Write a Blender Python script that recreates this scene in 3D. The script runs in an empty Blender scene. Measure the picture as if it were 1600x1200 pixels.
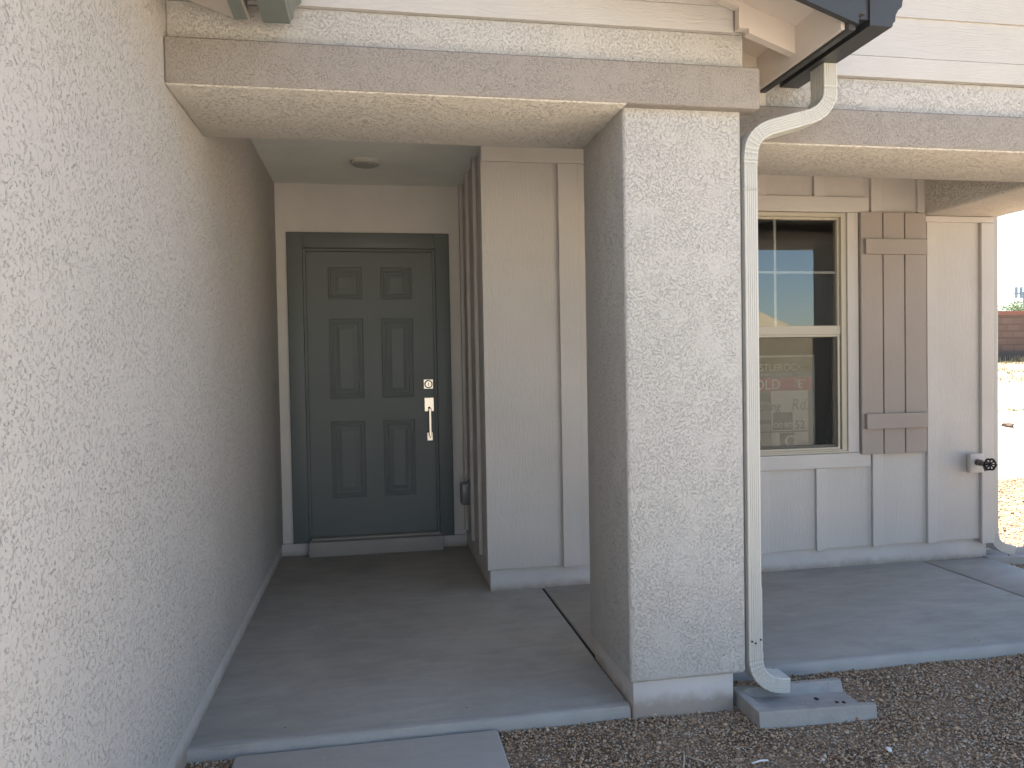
import bpy, bmesh, math, random
import numpy as np
from mathutils import Vector, Matrix
R = math.radians
random.seed(7); rng = np.random.default_rng(7)
sc = bpy.context.scene

# ------------------------------------------------------------------ camera
cam_d = bpy.data.cameras.new("camera"); cam = bpy.data.objects.new("camera", cam_d)
sc.collection.objects.link(cam); sc.camera = cam
cam_d.sensor_width = 36; cam_d.lens = 36 * 1197.5 / 1600; cam_d.clip_start = .05; cam_d.clip_end = 2000
def cam_rot(yaw, pitch, roll):
    cy, sy, cp, sp, cr, sr = math.cos(yaw), math.sin(yaw), math.cos(pitch), math.sin(pitch), math.cos(roll), math.sin(roll)
    B = Matrix(((1,0,0),(0,0,-1),(0,1,0)))
    Ry = Matrix(((cy,0,-sy),(0,1,0),(sy,0,cy))); Rx = Matrix(((1,0,0),(0,cp,-sp),(0,sp,cp))); Rz = Matrix(((cr,-sr,0),(sr,cr,0),(0,0,1)))
    M = Rz @ Rx @ Ry @ B                    # world -> cv camera (x right, y down, z forward)
    return (Matrix(((1,0,0),(0,-1,0),(0,0,-1))) @ M).transposed()
cam.matrix_world = Matrix.Translation((0, 0, 1.30)) @ cam_rot(R(10.103), R(1.422), R(-1.021)).to_4x4()

# ------------------------------------------------------------------ sky, sun, exposure
SUN_EL, SUN_AZ = 66, -4                      # azimuth from +Y towards +X
world = bpy.data.worlds.new("World"); sc.world = world; world.use_nodes = True
wn = world.node_tree.nodes; wl = world.node_tree.links
sky = wn.new("ShaderNodeTexSky"); sky.sky_type = 'NISHITA'; sky.sun_disc = False
sky.sun_elevation = R(SUN_EL); sky.sun_rotation = R(SUN_AZ); sky.air_density = 1.0; sky.dust_density = .5; sky.ozone_density = 1.0
bg = wn["Background"]; bg.inputs[1].default_value = .062
wl.new(sky.outputs[0], bg.inputs[0])
sd = bpy.data.lights.new("sun", 'SUN'); sd.energy = 5.0; sd.angle = R(.5); sd.color = (1, .95, .87)
sun = bpy.data.objects.new("sun", sd); sc.collection.objects.link(sun)
d = Vector((math.sin(R(SUN_AZ)) * math.cos(R(SUN_EL)), math.cos(R(SUN_AZ)) * math.cos(R(SUN_EL)), math.sin(R(SUN_EL))))
sun.rotation_euler = d.to_track_quat('Z', 'Y').to_euler(); sun.location = (0, 20, 30)
vs = sc.view_settings; vs.view_transform = 'Standard'; vs.look = 'None'; vs.gamma = 1; vs.exposure = 2.62
sc.cycles.max_bounces = 10; sc.cycles.diffuse_bounces = 7

# ------------------------------------------------------------------ materials
def mat(name, col, rough=.85, metal=0., spec=.3):
    m = bpy.data.materials.new(name); m.use_nodes = True
    b = m.node_tree.nodes["Principled BSDF"]
    b.inputs["Base Color"].default_value = (*col, 1); b.inputs["Roughness"].default_value = rough
    b.inputs["Metallic"].default_value = metal; b.inputs["Specular IOR Level"].default_value = spec
    return m
class N:
    def __init__(s, m): s.m = m; s.t = m.node_tree; s.b = s.t.nodes["Principled BSDF"]
    def n(s, k, **kw):
        x = s.t.nodes.new("ShaderNode" + k)
        for a, v in kw.items(): setattr(x, a, v)
        return x
    def l(s, a, b): s.t.links.new(a, b)
    def coord(s, scale=(1, 1, 1)):
        c = s.n("TexCoord"); mp = s.n("Mapping"); mp.inputs["Scale"].default_value = scale
        s.l(c.outputs["Object"], mp.inputs[0]); return mp.outputs[0]
    def noise(s, vec, scale, detail=3, rough=.5, dist=0.):
        x = s.n("TexNoise"); s.l(vec, x.inputs["Vector"]); x.inputs["Scale"].default_value = scale
        x.inputs["Detail"].default_value = detail; x.inputs["Roughness"].default_value = rough; x.inputs["Distortion"].default_value = dist
        return x.outputs["Fac"]
    def math(s, op, a, b=None, c=None):
        x = s.n("Math", operation=op)
        for i, v in enumerate((a, b, c)):
            if v is None: continue
            if hasattr(v, 'links'): s.l(v, x.inputs[i])
            else: x.inputs[i].default_value = v
        return x.outputs[0]
    def rng(s, v, a, b, c, d_, smooth=False):
        x = s.n("MapRange"); s.l(v, x.inputs[0])
        if smooth: x.interpolation_type = 'SMOOTHSTEP'
        for i, q in enumerate((a, b, c, d_)): x.inputs[i + 1].default_value = q
        return x.outputs[0]
    def mix(s, f, a, b, blend='MIX'):
        x = s.n("Mix", data_type='RGBA', blend_type=blend)
        for i, v in ((0, f), (6, a), (7, b)):
            if hasattr(v, 'links'): s.l(v, x.inputs[i])
            elif i == 0: x.inputs[0].default_value = v
            else: x.inputs[i].default_value = (*v, 1)
        return x.outputs[2]
    def ramp(s, f, *stops):
        x = s.n("ValToRGB"); s.l(f, x.inputs[0]); e = x.color_ramp.elements
        while len(e) < len(stops): e.new(.5)
        for el, (p, c) in zip(e, stops): el.position = p; el.color = (*c, 1)
        return x.outputs[0]
    def bump(s, h, dist, strength=1., prev=None):
        x = s.n("Bump"); x.inputs["Distance"].default_value = dist; x.inputs["Strength"].default_value = strength
        s.l(h, x.inputs["Height"])
        if prev is not None: s.l(prev, x.inputs["Normal"])
        s.l(x.outputs[0], s.b.inputs["Normal"]); return x.outputs[0]
    def col(s, c): s.l(c, s.b.inputs["Base Color"])

def sh(c, k): return tuple(v * k for v in c)
WALL = (.515, .499, .473); TRIM = (.335, .304, .277)
def stucco(name, c, scale, depth, width=.05, sand=.0008, gate_=(.42, .60), second=.5):
    m = mat(name, c, .93, spec=.15); q = N(m); v = q.coord()
    n1 = q.noise(v, scale, 1.5, .5, .7)
    patch = q.rng(q.noise(v, scale * .055, 2, .6), .30, .55, .45, 1, True)
    worm = q.rng(q.math('ABSOLUTE', q.math('SUBTRACT', n1, .5)), 0, width, 0, 1, True)     # thin curly grooves between flattened dabs
    gate = q.rng(q.noise(v, scale * .7, 1, .5), *gate_, 0, 1, True)                   # grooves break up into short curls
    h = q.math('SUBTRACT', 1, q.math('MULTIPLY', q.math('MULTIPLY', q.math('SUBTRACT', 1, worm), gate), patch))
    b1 = q.bump(h, depth)
    b2 = q.bump(q.noise(v, scale * .8, 3, .6), depth * second, 1, b1)
    q.bump(q.noise(v, 420, 2, .6), sand, 1, b2)
    big = q.noise(v, 1.3, 4, .6)
    q.col(q.mix(q.rng(big, .35, .65, 0, .6), sh(c, .965), sh(c, 1.035)))
    return m
M = {}
M['stucco'] = stucco('light stucco', WALL, 165, .0021, .085, .0011, (.38, .60), .6)
M['stucco_wall'] = stucco('light stucco of the long wall', (.535, .512, .488), 128, .0036, .045, .0012, (.45, .60), .5)
M['stucco_beam'] = stucco('taupe sand stucco', TRIM, 230, .0014, .12, .0016)
M['stucco_soffit'] = stucco('soffit stucco', (.68, .635, .565), 125, .0036, .07)
def grain(name, c, axis, depth=.0011, rough=.7):
    m = mat(name, c, rough, spec=.3); q = N(m)
    s = [150, 150, 150]; s[axis] = 5
    warp = q.noise(q.coord(), 2.2, 2, .5)
    v = q.coord(tuple(s)); add = q.n("VectorMath", operation='ADD'); q.l(v, add.inputs[0])
    cmb = q.n("CombineXYZ"); w = q.math('MULTIPLY', warp, 26.)
    for i in range(3):
        if i != axis: q.l(w, cmb.inputs[i])
    q.l(cmb.outputs[0], add.inputs[1])
    g = q.noise(add.outputs[0], 1, 2.5, .6, .3)
    hh = q.rng(g, .3, .62, 0, 1)
    q.bump(hh, depth)
    q.col(q.mix(q.rng(q.noise(q.coord(), 2, 4, .6), .35, .65, 0, 1), sh(c, .96), sh(c, 1.04)))
    return m
PAINT = (.52, .492, .462)
M['panel'] = grain('painted panel siding', PAINT, 2)
M['lap'] = grain('painted lap siding', (.485, .47, .455), 0)
M['trim'] = grain('painted trim board', sh(PAINT, 1.03), 2, .0007)
M['trim_h'] = grain('painted level trim board', sh(PAINT, 1.03), 0, .0007)
M['shutter'] = grain('taupe shutter paint', (.335, .292, .262), 2, .0005)
M['shutter_h'] = grain('taupe rail paint', (.335, .292, .262), 0, .0005)
def painted(name, c, rough=.6, dep=.0006, sc_=60, spec=.35, metal=0, var=.04):
    m = mat(name, c, rough, metal, spec); q = N(m); v = q.coord()
    q.bump(q.noise(v, sc_, 4, .65), dep)
    q.col(q.mix(q.rng(q.noise(v, 3, 5, .65), .35, .65, 0, 1), sh(c, 1 - var), sh(c, 1 + var)))
    return m
M['stem'] = painted('painted concrete stem wall', (.53, .50, .48), .75, .0015, 40, var=.06)
m = M['stem']; q = N(m); src = m.node_tree.nodes["Principled BSDF"].inputs["Base Color"].links[0].from_socket
sz = q.n("SeparateXYZ"); vv = q.coord(); q.l(vv, sz.inputs[0])
dirt = q.rng(q.math('ADD', sz.outputs[2], q.math('MULTIPLY', q.noise(vv, 14, 5, .7), -.09)), -.055, .010, .75, 0, True)
q.col(q.mix(dirt, src, (.30, .235, .175)))
M['inner'] = painted('painted entry wall', (.60, .575, .545), .9, .001, 120, spec=.15)
M['ceiling'] = painted('porch ceiling paint', (.74, .75, .71), .9, .0006, 150, spec=.15)
M['soffit_wood'] = painted('painted soffit board', (.60, .54, .49), .8, .0004, 40)
M['door'] = painted('green grey door paint', (.140, .157, .154), .5, .0003, 90, var=.03, spec=.4)
M['doorframe'] = painted('green grey frame paint', (.130, .147, .144), .5, .0004, 60, var=.03, spec=.4)
M['gutter'] = painted('dark grey gutter metal', (.038, .040, .042), .42, .0003, 20, spec=.5, var=.05)
M['gutter_green'] = painted('grey green gutter metal', (.17, .19, .18), .5, .0003, 20, spec=.4, var=.05)
M['spout'] = painted('cream downspout metal', (.505, .50, .465), .42, .0002, 30, spec=.45, var=.02)
M['nickel'] = mat('satin nickel', (.62, .58, .52), .33, 1.)
M['darkmetal'] = mat('dark metal', (.03, .03, .032), .4, .6)
M['keyway'] = mat('keyway black', (.01, .01, .01), .5)
M['brass'] = mat('weathered brass', (.20, .18, .16), .4, .9)
M['vinyl'] = painted('almond vinyl frame', (.46, .42, .34), .45, .0001, 30, spec=.45, var=.02)
M['light'] = painted('white ceiling light trim', (.48, .46, .42), .5, .0001, 30)
M['lens'] = mat('unlit light lens', (.33, .33, .31), .4)
M['roof'] = painted('grey concrete roof tile', (.11, .11, .11), .8, .003, 30)
M['dark_room'] = mat('dim room paint', (.60, .59, .57), .95)
M['bubble'] = mat('smoked plastic cover', (.16, .17, .18), .25, spec=.5)
# concrete
def concrete(name, c, var=.12, dep=.0012):
    m = mat(name, c, .8, spec=.3); q = N(m); v = q.coord()
    a = q.noise(v, 1.6, 6, .62, .6); b = q.noise(q.coord((2.2, 9, 2)), 1.5, 5, .6, .9); e = q.noise(v, 220, 3, .7)
    f = q.math('ADD', q.math('MULTIPLY', a, .55), q.math('MULTIPLY', b, .45))
    cc = q.mix(q.rng(f, .38, .62, 0, 1), sh(c, 1 - var), sh(c, 1 + var))
    cc = q.mix(q.rng(q.noise(q.coord((1, 1.4, 1)), 4.5, 7, .7, .4), .45, .68, 0, .5, True), cc, sh(c, .80 if var > .1 else .93))
    cc = q.mix(q.rng(e, .62, .78, 0, .35), cc, sh(c, 1.35))
    cc = q.mix(q.rng(q.noise(v, 38, 4, .8), .60, .74, 0, .30), cc, sh(c, .72))
    st = q.rng(q.noise(q.coord((1.2, 5, 1)), 2.4, 6, .75, 1.5), .60, .72, 0, .35, True)
    cc = q.mix(st, cc, sh(c, 1.28))
    q.col(cc); q.bump(q.noise(v, 70, 5, .7), dep); return m
M['slab'] = concrete('troweled porch concrete', (.375, .352, .310))
M['walk'] = concrete('broom finished walk concrete', (.46, .44, .40), .06)
M['slab_edge'] = concrete('rounded slab edge concrete', (.36, .345, .32), .08, .002)
M['splash'] = concrete('cast splash block concrete', (.38, .355, .325), .16, .0035)
M['joint'] = mat('joint filler', (.03, .03, .03), .95)
# ground: gravel bed near the house, pale dirt beyond
m = mat('yard ground', (.3, .25, .2), .95, spec=.1); q = N(m); v = q.coord()
gn = q.noise(v, 95, 3, .7); g2 = q.n("TexVoronoi"); q.l(v, g2.inputs["Vector"]); g2.inputs["Scale"].default_value = 85
gcol = q.ramp(gn, (.3, (.10, .07, .046)), (.5, (.28, .20, .135)), (.7, (.46, .35, .25)))
dn = q.noise(v, .6, 8, .65); dcol = q.ramp(dn, (.3, (.42, .34, .25)), (.7, (.58, .50, .39)))
dcol = q.mix(q.rng(q.noise(v, 9, 6, .7), .55, .75, 0, .5), dcol, (.27, .21, .15))
sep = q.n("SeparateXYZ"); q.l(v, sep.inputs[0])
yy = q.math('ADD', sep.outputs[1], q.math('MULTIPLY', q.noise(v, 1.5, 4, .6), .5))
inb = q.math('MULTIPLY', q.rng(yy, 7.55, 7.62, 1, 0), q.rng(yy, .9, 1.0, 0, 1))  # front gravel cut short so unseen pale dirt bounces more light
q.col(q.mix(inb, dcol, gcol)); q.bump(q.math('ADD', gn, g2.outputs["Distance"]), .012)
M['ground'] = m
# pebbles: a colour per stone
m = mat('crushed gravel', (.2, .16, .12), .9, spec=.2); q = N(m)
geo = q.n("NewGeometry"); q.col(q.ramp(geo.outputs["Random Per Island"], (0, (.16, .105, .065)), (.25, (.34, .225, .140)), (.5, (.52, .36, .225)),
      (.75, (.42, .32, .225)), (.96, (.55, .45, .34)), (1, (.62, .56, .48))))
q.bump(q.noise(q.coord(), 700, 2, .6), .0006); M['pebble'] = m
# glass
m = bpy.data.materials.new('window glass'); m.use_nodes = True; t = m.node_tree; t.nodes.clear()
out = t.nodes.new("ShaderNodeOutputMaterial"); mx = t.nodes.new("ShaderNodeMixShader"); tr = t.nodes.new("ShaderNodeBsdfTransparent"); gl = t.nodes.new("ShaderNodeBsdfGlossy")
tr.inputs[0].default_value = (.80, .82, .81, 1); gl.inputs["Roughness"].default_value = .0; gl.inputs[0].default_value = (.92, .97, 1, 1)
fr = t.nodes.new("ShaderNodeFresnel"); fr.inputs[0].default_value = 1.5
mul = t.nodes.new("ShaderNodeMath"); mul.operation = 'MULTIPLY_ADD'; mul.inputs[1].default_value = 1.7; mul.inputs[2].default_value = .045
t.links.new(fr.outputs[0], mul.inputs[0]); t.links.new(mul.outputs[0], mx.inputs[0]); t.links.new(tr.outputs[0], mx.inputs[1]); t.links.new(gl.outputs[0], mx.inputs[2]); t.links.new(mx.outputs[0], out.inputs[0])
M['glass'] = m
m = bpy.data.materials.new('insect screen mesh'); m.use_nodes = True; t = m.node_tree; t.nodes.clear()
out = t.nodes.new("ShaderNodeOutputMaterial"); mx = t.nodes.new("ShaderNodeMixShader"); tr = t.nodes.new("ShaderNodeBsdfTransparent"); df = t.nodes.new("ShaderNodeBsdfDiffuse")
df.inputs[0].default_value = (.035, .034, .032, 1); mx.inputs[0].default_value = .42
t.links.new(tr.outputs[0], mx.inputs[1]); t.links.new(df.outputs[0], mx.inputs[2]); t.links.new(mx.outputs[0], out.inputs[0]); M['screen'] = m

# ------------------------------------------------------------------ helpers
col = sc.collection
def link(name, me, material, parent=None, smooth=False):
    o = bpy.data.objects.new(name, me); col.objects.link(o)
    if material is not None: me.materials.append(M[material] if isinstance(material, str) else material)
    if parent is not None:
        o.parent = parent; o.matrix_parent_inverse = mw(parent).inverted()
    if smooth:
        for p in me.polygons: p.use_smooth = True
    return o
def mw(o):
    m = Matrix.Translation(o.location) if o.type == 'EMPTY' else Matrix.Identity(4)
    return m
def empty(name, loc):
    o = bpy.data.objects.new(name, None); o.location = loc; o.empty_display_size = .2; col.objects.link(o); return o
def tag(o, label=None, cat=None, group=None, kind=None):
    if label: o['label'] = label
    if cat: o['category'] = cat
    if group: o['group'] = group
    if kind: o['kind'] = kind
    return o
class MB:
    def __init__(s): s.b = bmesh.new()
    def box(s, x0, x1, y0, y1, z0, z1, bev=0, seg=2, verts_only=None):
        vs_ = [s.b.verts.new(p) for p in ((x0,y0,z0),(x1,y0,z0),(x1,y1,z0),(x0,y1,z0),(x0,y0,z1),(x1,y0,z1),(x1,y1,z1),(x0,y1,z1))]
        F = [s.b.faces.new([vs_[i] for i in f]) for f in ((0,3,2,1),(4,5,6,7),(0,1,5,4),(1,2,6,5),(2,3,7,6),(3,0,4,7))]
        if bev:
            ed = list({e for f in F for e in f.edges})
            bmesh.ops.bevel(s.b, geom=ed, offset=bev, segments=seg, affect='EDGES', profile=.5)
        return s
    def poly(s, pts, vec):                     # polygon extruded by vec
        a = [s.b.verts.new(p) for p in pts]; v = Vector(vec); c = [s.b.verts.new(Vector(p) + v) for p in pts]
        n = len(pts); s.b.faces.new(a); s.b.faces.new(list(reversed(c)))
        for i in range(n): s.b.faces.new([a[(i+1) % n], a[i], c[i], c[(i+1) % n]])
        return s
    def cyl(s, c, r, h, axis='z', seg=32, r2=None, bev=0):
        rot = {'z': Matrix.Identity(4), 'y': Matrix.Rotation(R(90), 4, 'X'), 'x': Matrix.Rotation(R(90), 4, 'Y')}[axis]
        bmesh.ops.create_cone(s.b, cap_ends=True, segments=seg, radius1=r, radius2=r if r2 is None else r2, depth=h, matrix=Matrix.Translation(c) @ rot)
        return s
    def tube(s, pts, r, seg=10):
        pts = [Vector(p) for p in pts]; rings = []
        for i, p in enumerate(pts):
            t_ = (pts[min(i+1, len(pts)-1)] - pts[max(i-1, 0)]).normalized()
            up = Vector((0, 0, 1)) if abs(t_.z) < .9 else Vector((0, 1, 0))
            a = t_.cross(up).normalized(); b = t_.cross(a); rr = r[i] if isinstance(r, (list, tuple)) else r
            rings.append([s.b.verts.new(p + (a * math.cos(k * 2 * math.pi / seg) + b * math.sin(k * 2 * math.pi / seg)) * rr) for k in range(seg)])
        for A, B in zip(rings, rings[1:]):
            for k in range(seg): s.b.faces.new([A[k], A[(k+1) % seg], B[(k+1) % seg], B[k]])
        s.b.faces.new(rings[0][::-1]); s.b.faces.new(rings[-1]); return s
    def build(s, name, material, parent=None, smooth=False):
        bmesh.ops.recalc_face_normals(s.b, faces=s.b.faces)
        me = bpy.data.meshes.new(name); s.b.to_mesh(me); s.b.free()
        return link(name, me, material, parent, smooth)
def soft(o, angle=50):
    for p in o.data.polygons: p.use_smooth = True
    o.data.update()
    try:
        mod = o.modifiers.new("edges", 'EDGE_SPLIT'); mod.split_angle = R(angle)
    except Exception: pass
    return o

# ------------------------------------------------------------------ ground
def terrain(x, y):
    t = min(max((y - 8.5) / 11.0, 0), 1); s_ = t * t * (3 - 2 * t) * .35 + t * .65
    lumps = .03 * math.sin(x * 1.7 + y) * math.sin(y * 1.3) * min(max((y - 7) / 3, 0), 1)
    return -.047 + 1.17 * s_ + lumps
xs = sorted(set([-400, -250, -150, -80, -40, -20] + [round(-12 + i * .5, 3) for i in range(0, 97)] + [42, 60, 100, 200, 400]))
ys = sorted(set([-400, -250, -150, -80, -40, -20] + [round(-10 + i * .5, 3) for i in range(0, 81)] + [36, 50, 80, 150, 400]))
gv = [(x, y, terrain(x, y)) for y in ys for x in xs]; nx = len(xs)
gf = [(j * nx + i, j * nx + i + 1, (j + 1) * nx + i + 1, (j + 1) * nx + i) for j in range(len(ys) - 1) for i in range(nx - 1)]
me = bpy.data.meshes.new("ground"); me.from_pydata(gv, [], gf)
tag(link("ground", me, 'ground', smooth=True), "bare desert yard ground of brown gravel and pale dirt", kind='structure')

# distant bare hill across the street, seen only in the window
def hill_z(u, w): return math.exp(-(u * u) * 2.2) * math.exp(-(w * w) * 1.5)
hv = []; HN = 41
for j in range(HN):
    for i in range(HN):
        u, w = -1.6 + 3.2 * i / (HN - 1), -1.6 + 3.2 * j / (HN - 1)
        hv.append((44 + u * 34, -95 + w * 22, -2 + 12.6 * hill_z(u, w) + .25 * math.sin(u * 9 + w * 5)))
hf = [(j * HN + i, j * HN + i + 1, (j + 1) * HN + i + 1, (j + 1) * HN + i) for j in range(HN - 1) for i in range(HN - 1)]
me = bpy.data.meshes.new("hill"); me.from_pydata(hv, [], hf)
m = mat('dry hill soil', (.42, .30, .15), .95, spec=.1); q = N(m); q.col(q.ramp(q.noise(q.coord(), .4, 7, .7), (.3, (.34, .26, .16)), (.7, (.50, .41, .27)))); q.bump(q.noise(q.coord(), 1.5, 6, .7), .3)
tag(link("hill", me, m, smooth=True), "low tan hill across from the house, mirrored in the window", kind='structure')

# ------------------------------------------------------------------ porch floor and walk (setting)
pf = empty("porch_floor", (1.2, 3.6, -.1)); tag(pf, "grey troweled concrete porch slab in front of the house", kind='structure')
def slab(x0, x1, y0, y1, mats='slab', z1=0.):
    o = MB().box(x0, x1, y0, y1, -.16, z1, .009, 3).build("slab_section", mats, pf); return soft(o)
slab(-.70, .928, 2.757, 5.60); slab(.940, 3.42, 2.985, 4.60); slab(3.432, 3.88, 2.985, 4.33)
MB().box(.92, .945, 3.0, 4.5, -.15, -.006).box(3.415, 3.437, 3.0, 4.32, -.15, -.006).build("control_joint", 'joint', pf)
# the pale rounded lip along the front of the slab, slightly uneven
def lip(x0, x1, y, name="slab_edge"):
    n = int((x1 - x0) / .03); b = bmesh.new(); rows = []
    prof = [(.034, .0022), (.018, .002), (.006, -.003), (.0, -.012), (-.003, -.03), (-.002, -.06), (.0, -.16)]
    for i in range(n + 1):
        x = x0 + (x1 - x0) * i / n; w = .003 * math.sin(x * 9.3) + .002 * math.sin(x * 23 + 1) + random.uniform(-.0012, .0012)
        rows.append([b.verts.new((x, y + dy - .004 + w * (1 if k else 2.5), z)) for k, (dy, z) in enumerate(prof)])
    for A, B in zip(rows, rows[1:]):
        for k in range(len(prof) - 1): b.faces.new([A[k], A[k+1], B[k+1], B[k]])
    bmesh.ops.recalc_face_normals(b, faces=b.faces)
    me = bpy.data.meshes.new(name); b.to_mesh(me); b.free(); return link(name, me, 'slab_edge', pf, True)
lip(-.70, .925, 2.757); lip(1.30, 3.875, 2.982)
wk = soft(MB().box(-.505, .413, -3.2, 2.738, -.14, -.027, .012, 3).build("garden_path", 'walk'))
tag(wk, "light concrete walk section leading up to the porch slab", kind='structure')

# ------------------------------------------------------------------ gravel (stuff)
ICO = []
bmt = bmesh.new(); bmesh.ops.create_icosphere(bmt, subdivisions=1, radius=1); bmt.verts.ensure_lookup_table()
ico_v = np.array([v.co[:] for v in bmt.verts]); ico_f = np.array([[v.index for v in f.verts] for f in bmt.faces]); bmt.free()
TPL = [ico_v * (rng.uniform(.72, 1.15, (12, 1))) * np.array([1, rng.uniform(.65, .95), rng.uniform(.5, .75)]) for _ in range(12)]
def scatter(n, x0, x1, y0, y1, r0, r1, keep):
    P = np.stack([rng.uniform(x0, x1, n), rng.uniform(y0, y1, n)], 1); P = P[[keep(a, b) for a, b in P]]
    k = len(P); rad = rng.uniform(r0, r1, k) * (1 + .8 * (rng.random(k) > .97))
    V = np.empty((k, 12, 3))
    ang = rng.uniform(0, 6.283, (k, 3))
    for i in range(k):
        ca, sa = math.cos(ang[i,0]), math.sin(ang[i,0]); cb, sb = math.cos(ang[i,1] * .12), math.sin(ang[i,1] * .12)
        RM = np.array([[ca, -sa, 0], [sa, ca, 0], [0, 0, 1]]) @ np.array([[1, 0, 0], [0, cb, -sb], [0, sb, cb]])
        V[i] = (TPL[i % 12] * rad[i]) @ RM.T + [P[i,0], P[i,1], terrain(*P[i]) + rad[i] * rng.uniform(-.1, .9) + .004 * math.sin(P[i,0] * 11) * math.sin(P[i,1] * 13)]
    return V
def off_slab(x, y):
    if -.515 < x < .42 and y < 2.742: return False
    if x < -.668: return False
    if x < .93 and y > 2.755: return False
    if x >= 1.345 and x < 3.89 and 2.985 < y: return False
    if .92 <= x < 1.345 and y > 2.75: return False
    if x < 3.96 and y > 4.3: return False
    if 1.40 < x < 1.79 and 2.58 < y < 2.79: return False
    return True
VV = [scatter(78000, -.66, 3.9, 1.55, 3.0, 0.0034, .0060, off_slab), scatter(9000, -.66, 3.9, .3, 1.55, .005, .008, off_slab),
      scatter(26000, 3.88, 6.2, 2.9, 5.6, .004, .008, off_slab), scatter(16000, 4.6, 8.2, 4.6, 7.3, .006, .011, off_slab)]
def near_lip(x, y): return (random.random() < math.exp(-(y - (2.757 if x < .93 else 2.985)) * 9)) and not (.9 < x < 1.4)
loose = scatter(260, -.60, 3.85, 2.765, 3.9, .0016, .0042, near_lip)
loose[:, :, 2] += .050 - loose[:, :, 2].min(axis=1)[:, None] - .050
big = scatter(500, -.66, 3.9, 1.7, 3.0, .008, .0115, off_slab)
VV += [loose, big]
V = np.concatenate(VV); k = len(V); Fc = (ico_f[None] + (np.arange(k) * 12)[:, None, None]).reshape(-1, 3)
me = bpy.data.meshes.new("gravel"); me.vertices.add(k * 12); me.vertices.foreach_set("co", V.reshape(-1))
me.loops.add(len(Fc) * 3); me.loops.foreach_set("vertex_index", Fc.reshape(-1).astype(np.int32))
me.polygons.add(len(Fc)); me.polygons.foreach_set("loop_start", np.arange(0, len(Fc) * 3, 3, dtype=np.int32)); me.update(calc_edges=True)
tag(link("gravel", me, 'pebble'), "brown crushed gravel spread around the porch slab", "gravel", kind='stuff')

# ------------------------------------------------------------------ THE HOUSE
house = empty("house", (1.6, 7.0, -.06))
tag(house, "light beige stucco house with a recessed entry, square pillar, dark front door and shuttered window", "house")
H = house
# left garage wall (stucco skin over a stem wall)
w = soft(MB().box(-.90, -.655, .35, 5.52, .085, 3.4, .006, 2).build("garage_wall", 'stucco_wall', H))
MB().box(-.88, -.664, .37, 5.50, -.2, .10).build("stem_wall", 'stem', w)
MB().box(-7.0, -.90, .35, .60, -.2, 3.0).build("garage_front_wall", 'stucco', H)
# recessed entry: back wall with door opening, side wall
bw = MB().box(-.66, -.585, 5.50, 5.64, .085, 2.60).box(.539, .70, 5.50, 5.64, .085, 2.60).box(-.585, .539, 5.50, 5.64, 2.245, 2.60).build("entry_back_wall", 'inner', H)
for x0, x1 in ((-.663, -.476), (.453, .627)): MB().box(x0, x1, 5.484, 5.64, -.05, .0825).build("stem_wall", 'stem', bw)
# door frame
fm = MB().box(-.583, -.478, 5.478, 5.60, .083, 2.243, .004).box(.436, .537, 5.478, 5.60, .083, 2.243, .004).box(-.478, .436, 5.478, 5.60, 2.135, 2.243, .004)
fm.box(-.478, -.462, 5.520, 5.60, .083, 2.135).box(.420, .436, 5.520, 5.60, .083, 2.135).box(-.462, .420, 5.520, 5.60, 2.119, 2.135)
soft(fm.build("door_frame", 'doorframe', H))
MB().box(-.585, .539, 5.60, 5.66, .04, 2.26).build("door_backing", 'keyway', H)
# six panel door leaf with raised panels
def door_leaf():
    b = bmesh.new(); X0, X1, Z0, Z1, Y = -.461, .419, .101, 2.118, 5.545
    cols_ = [(-.313, -.079), (.050, .273)]; rows_ = [(.381, .922), (1.083, 1.648), (1.785, 2.010)]
    cx = sorted({X0, X1, *[v for c in cols_ for v in c]}); cz = sorted({Z0, Z1, *[v for c in rows_ for v in c]})
    g = {(x, z): b.verts.new((x, Y, z)) for x in cx for z in cz}
    for i in range(len(cx) - 1):
        for j in range(len(cz) - 1):
            x0, x1, z0, z1 = cx[i], cx[i+1], cz[j], cz[j+1]
            ring = [g[(x0, z0)], g[(x1, z0)], g[(x1, z1)], g[(x0, z1)]]
            if (x0, x1) in cols_ and (z0, z1) in rows_:
                for off, dy in ((.006, .009), (.016, .009), (.022, .0005), (.030, .0005), (.037, .008), (.046, .008), (.072, .001)):
                    new = [b.verts.new((x, Y + dy, z)) for x, z in ((x0+off, z0+off), (x1-off, z0+off), (x1-off, z1-off), (x0+off, z1-off))]
                    for a in range(4): b.faces.new([ring[a], ring[(a+1) % 4], new[(a+1) % 4], new[a]])
                    ring = new
                b.faces.new(ring)
            else: b.faces.new(ring)
    bmesh.ops.recalc_face_normals(b, faces=b.faces)
    me = bpy.data.meshes.new("front_door"); b.to_mesh(me); b.free()
    return link("front_door", me, 'door', H)
door = door_leaf()
# hardware
dk = MB().box(.340, .410, 5.533, 5.545, 1.138, 1.208, .003).build("deadbolt", 'nickel', door)
hb = MB().box(.343, .413, 5.531, 5.545, .976, 1.077, .003).box(.358, .400, 5.529, 5.545, .765, .826, .003)
hb.box(.371, .389, 5.482, 5.494, .800, 1.000, .003).box(.371, .389, 5.490, 5.532, .800, .815).box(.371, .389, 5.490, 5.532, .985, 1.000)
hb.build("door_handle", 'nickel', door)
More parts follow.
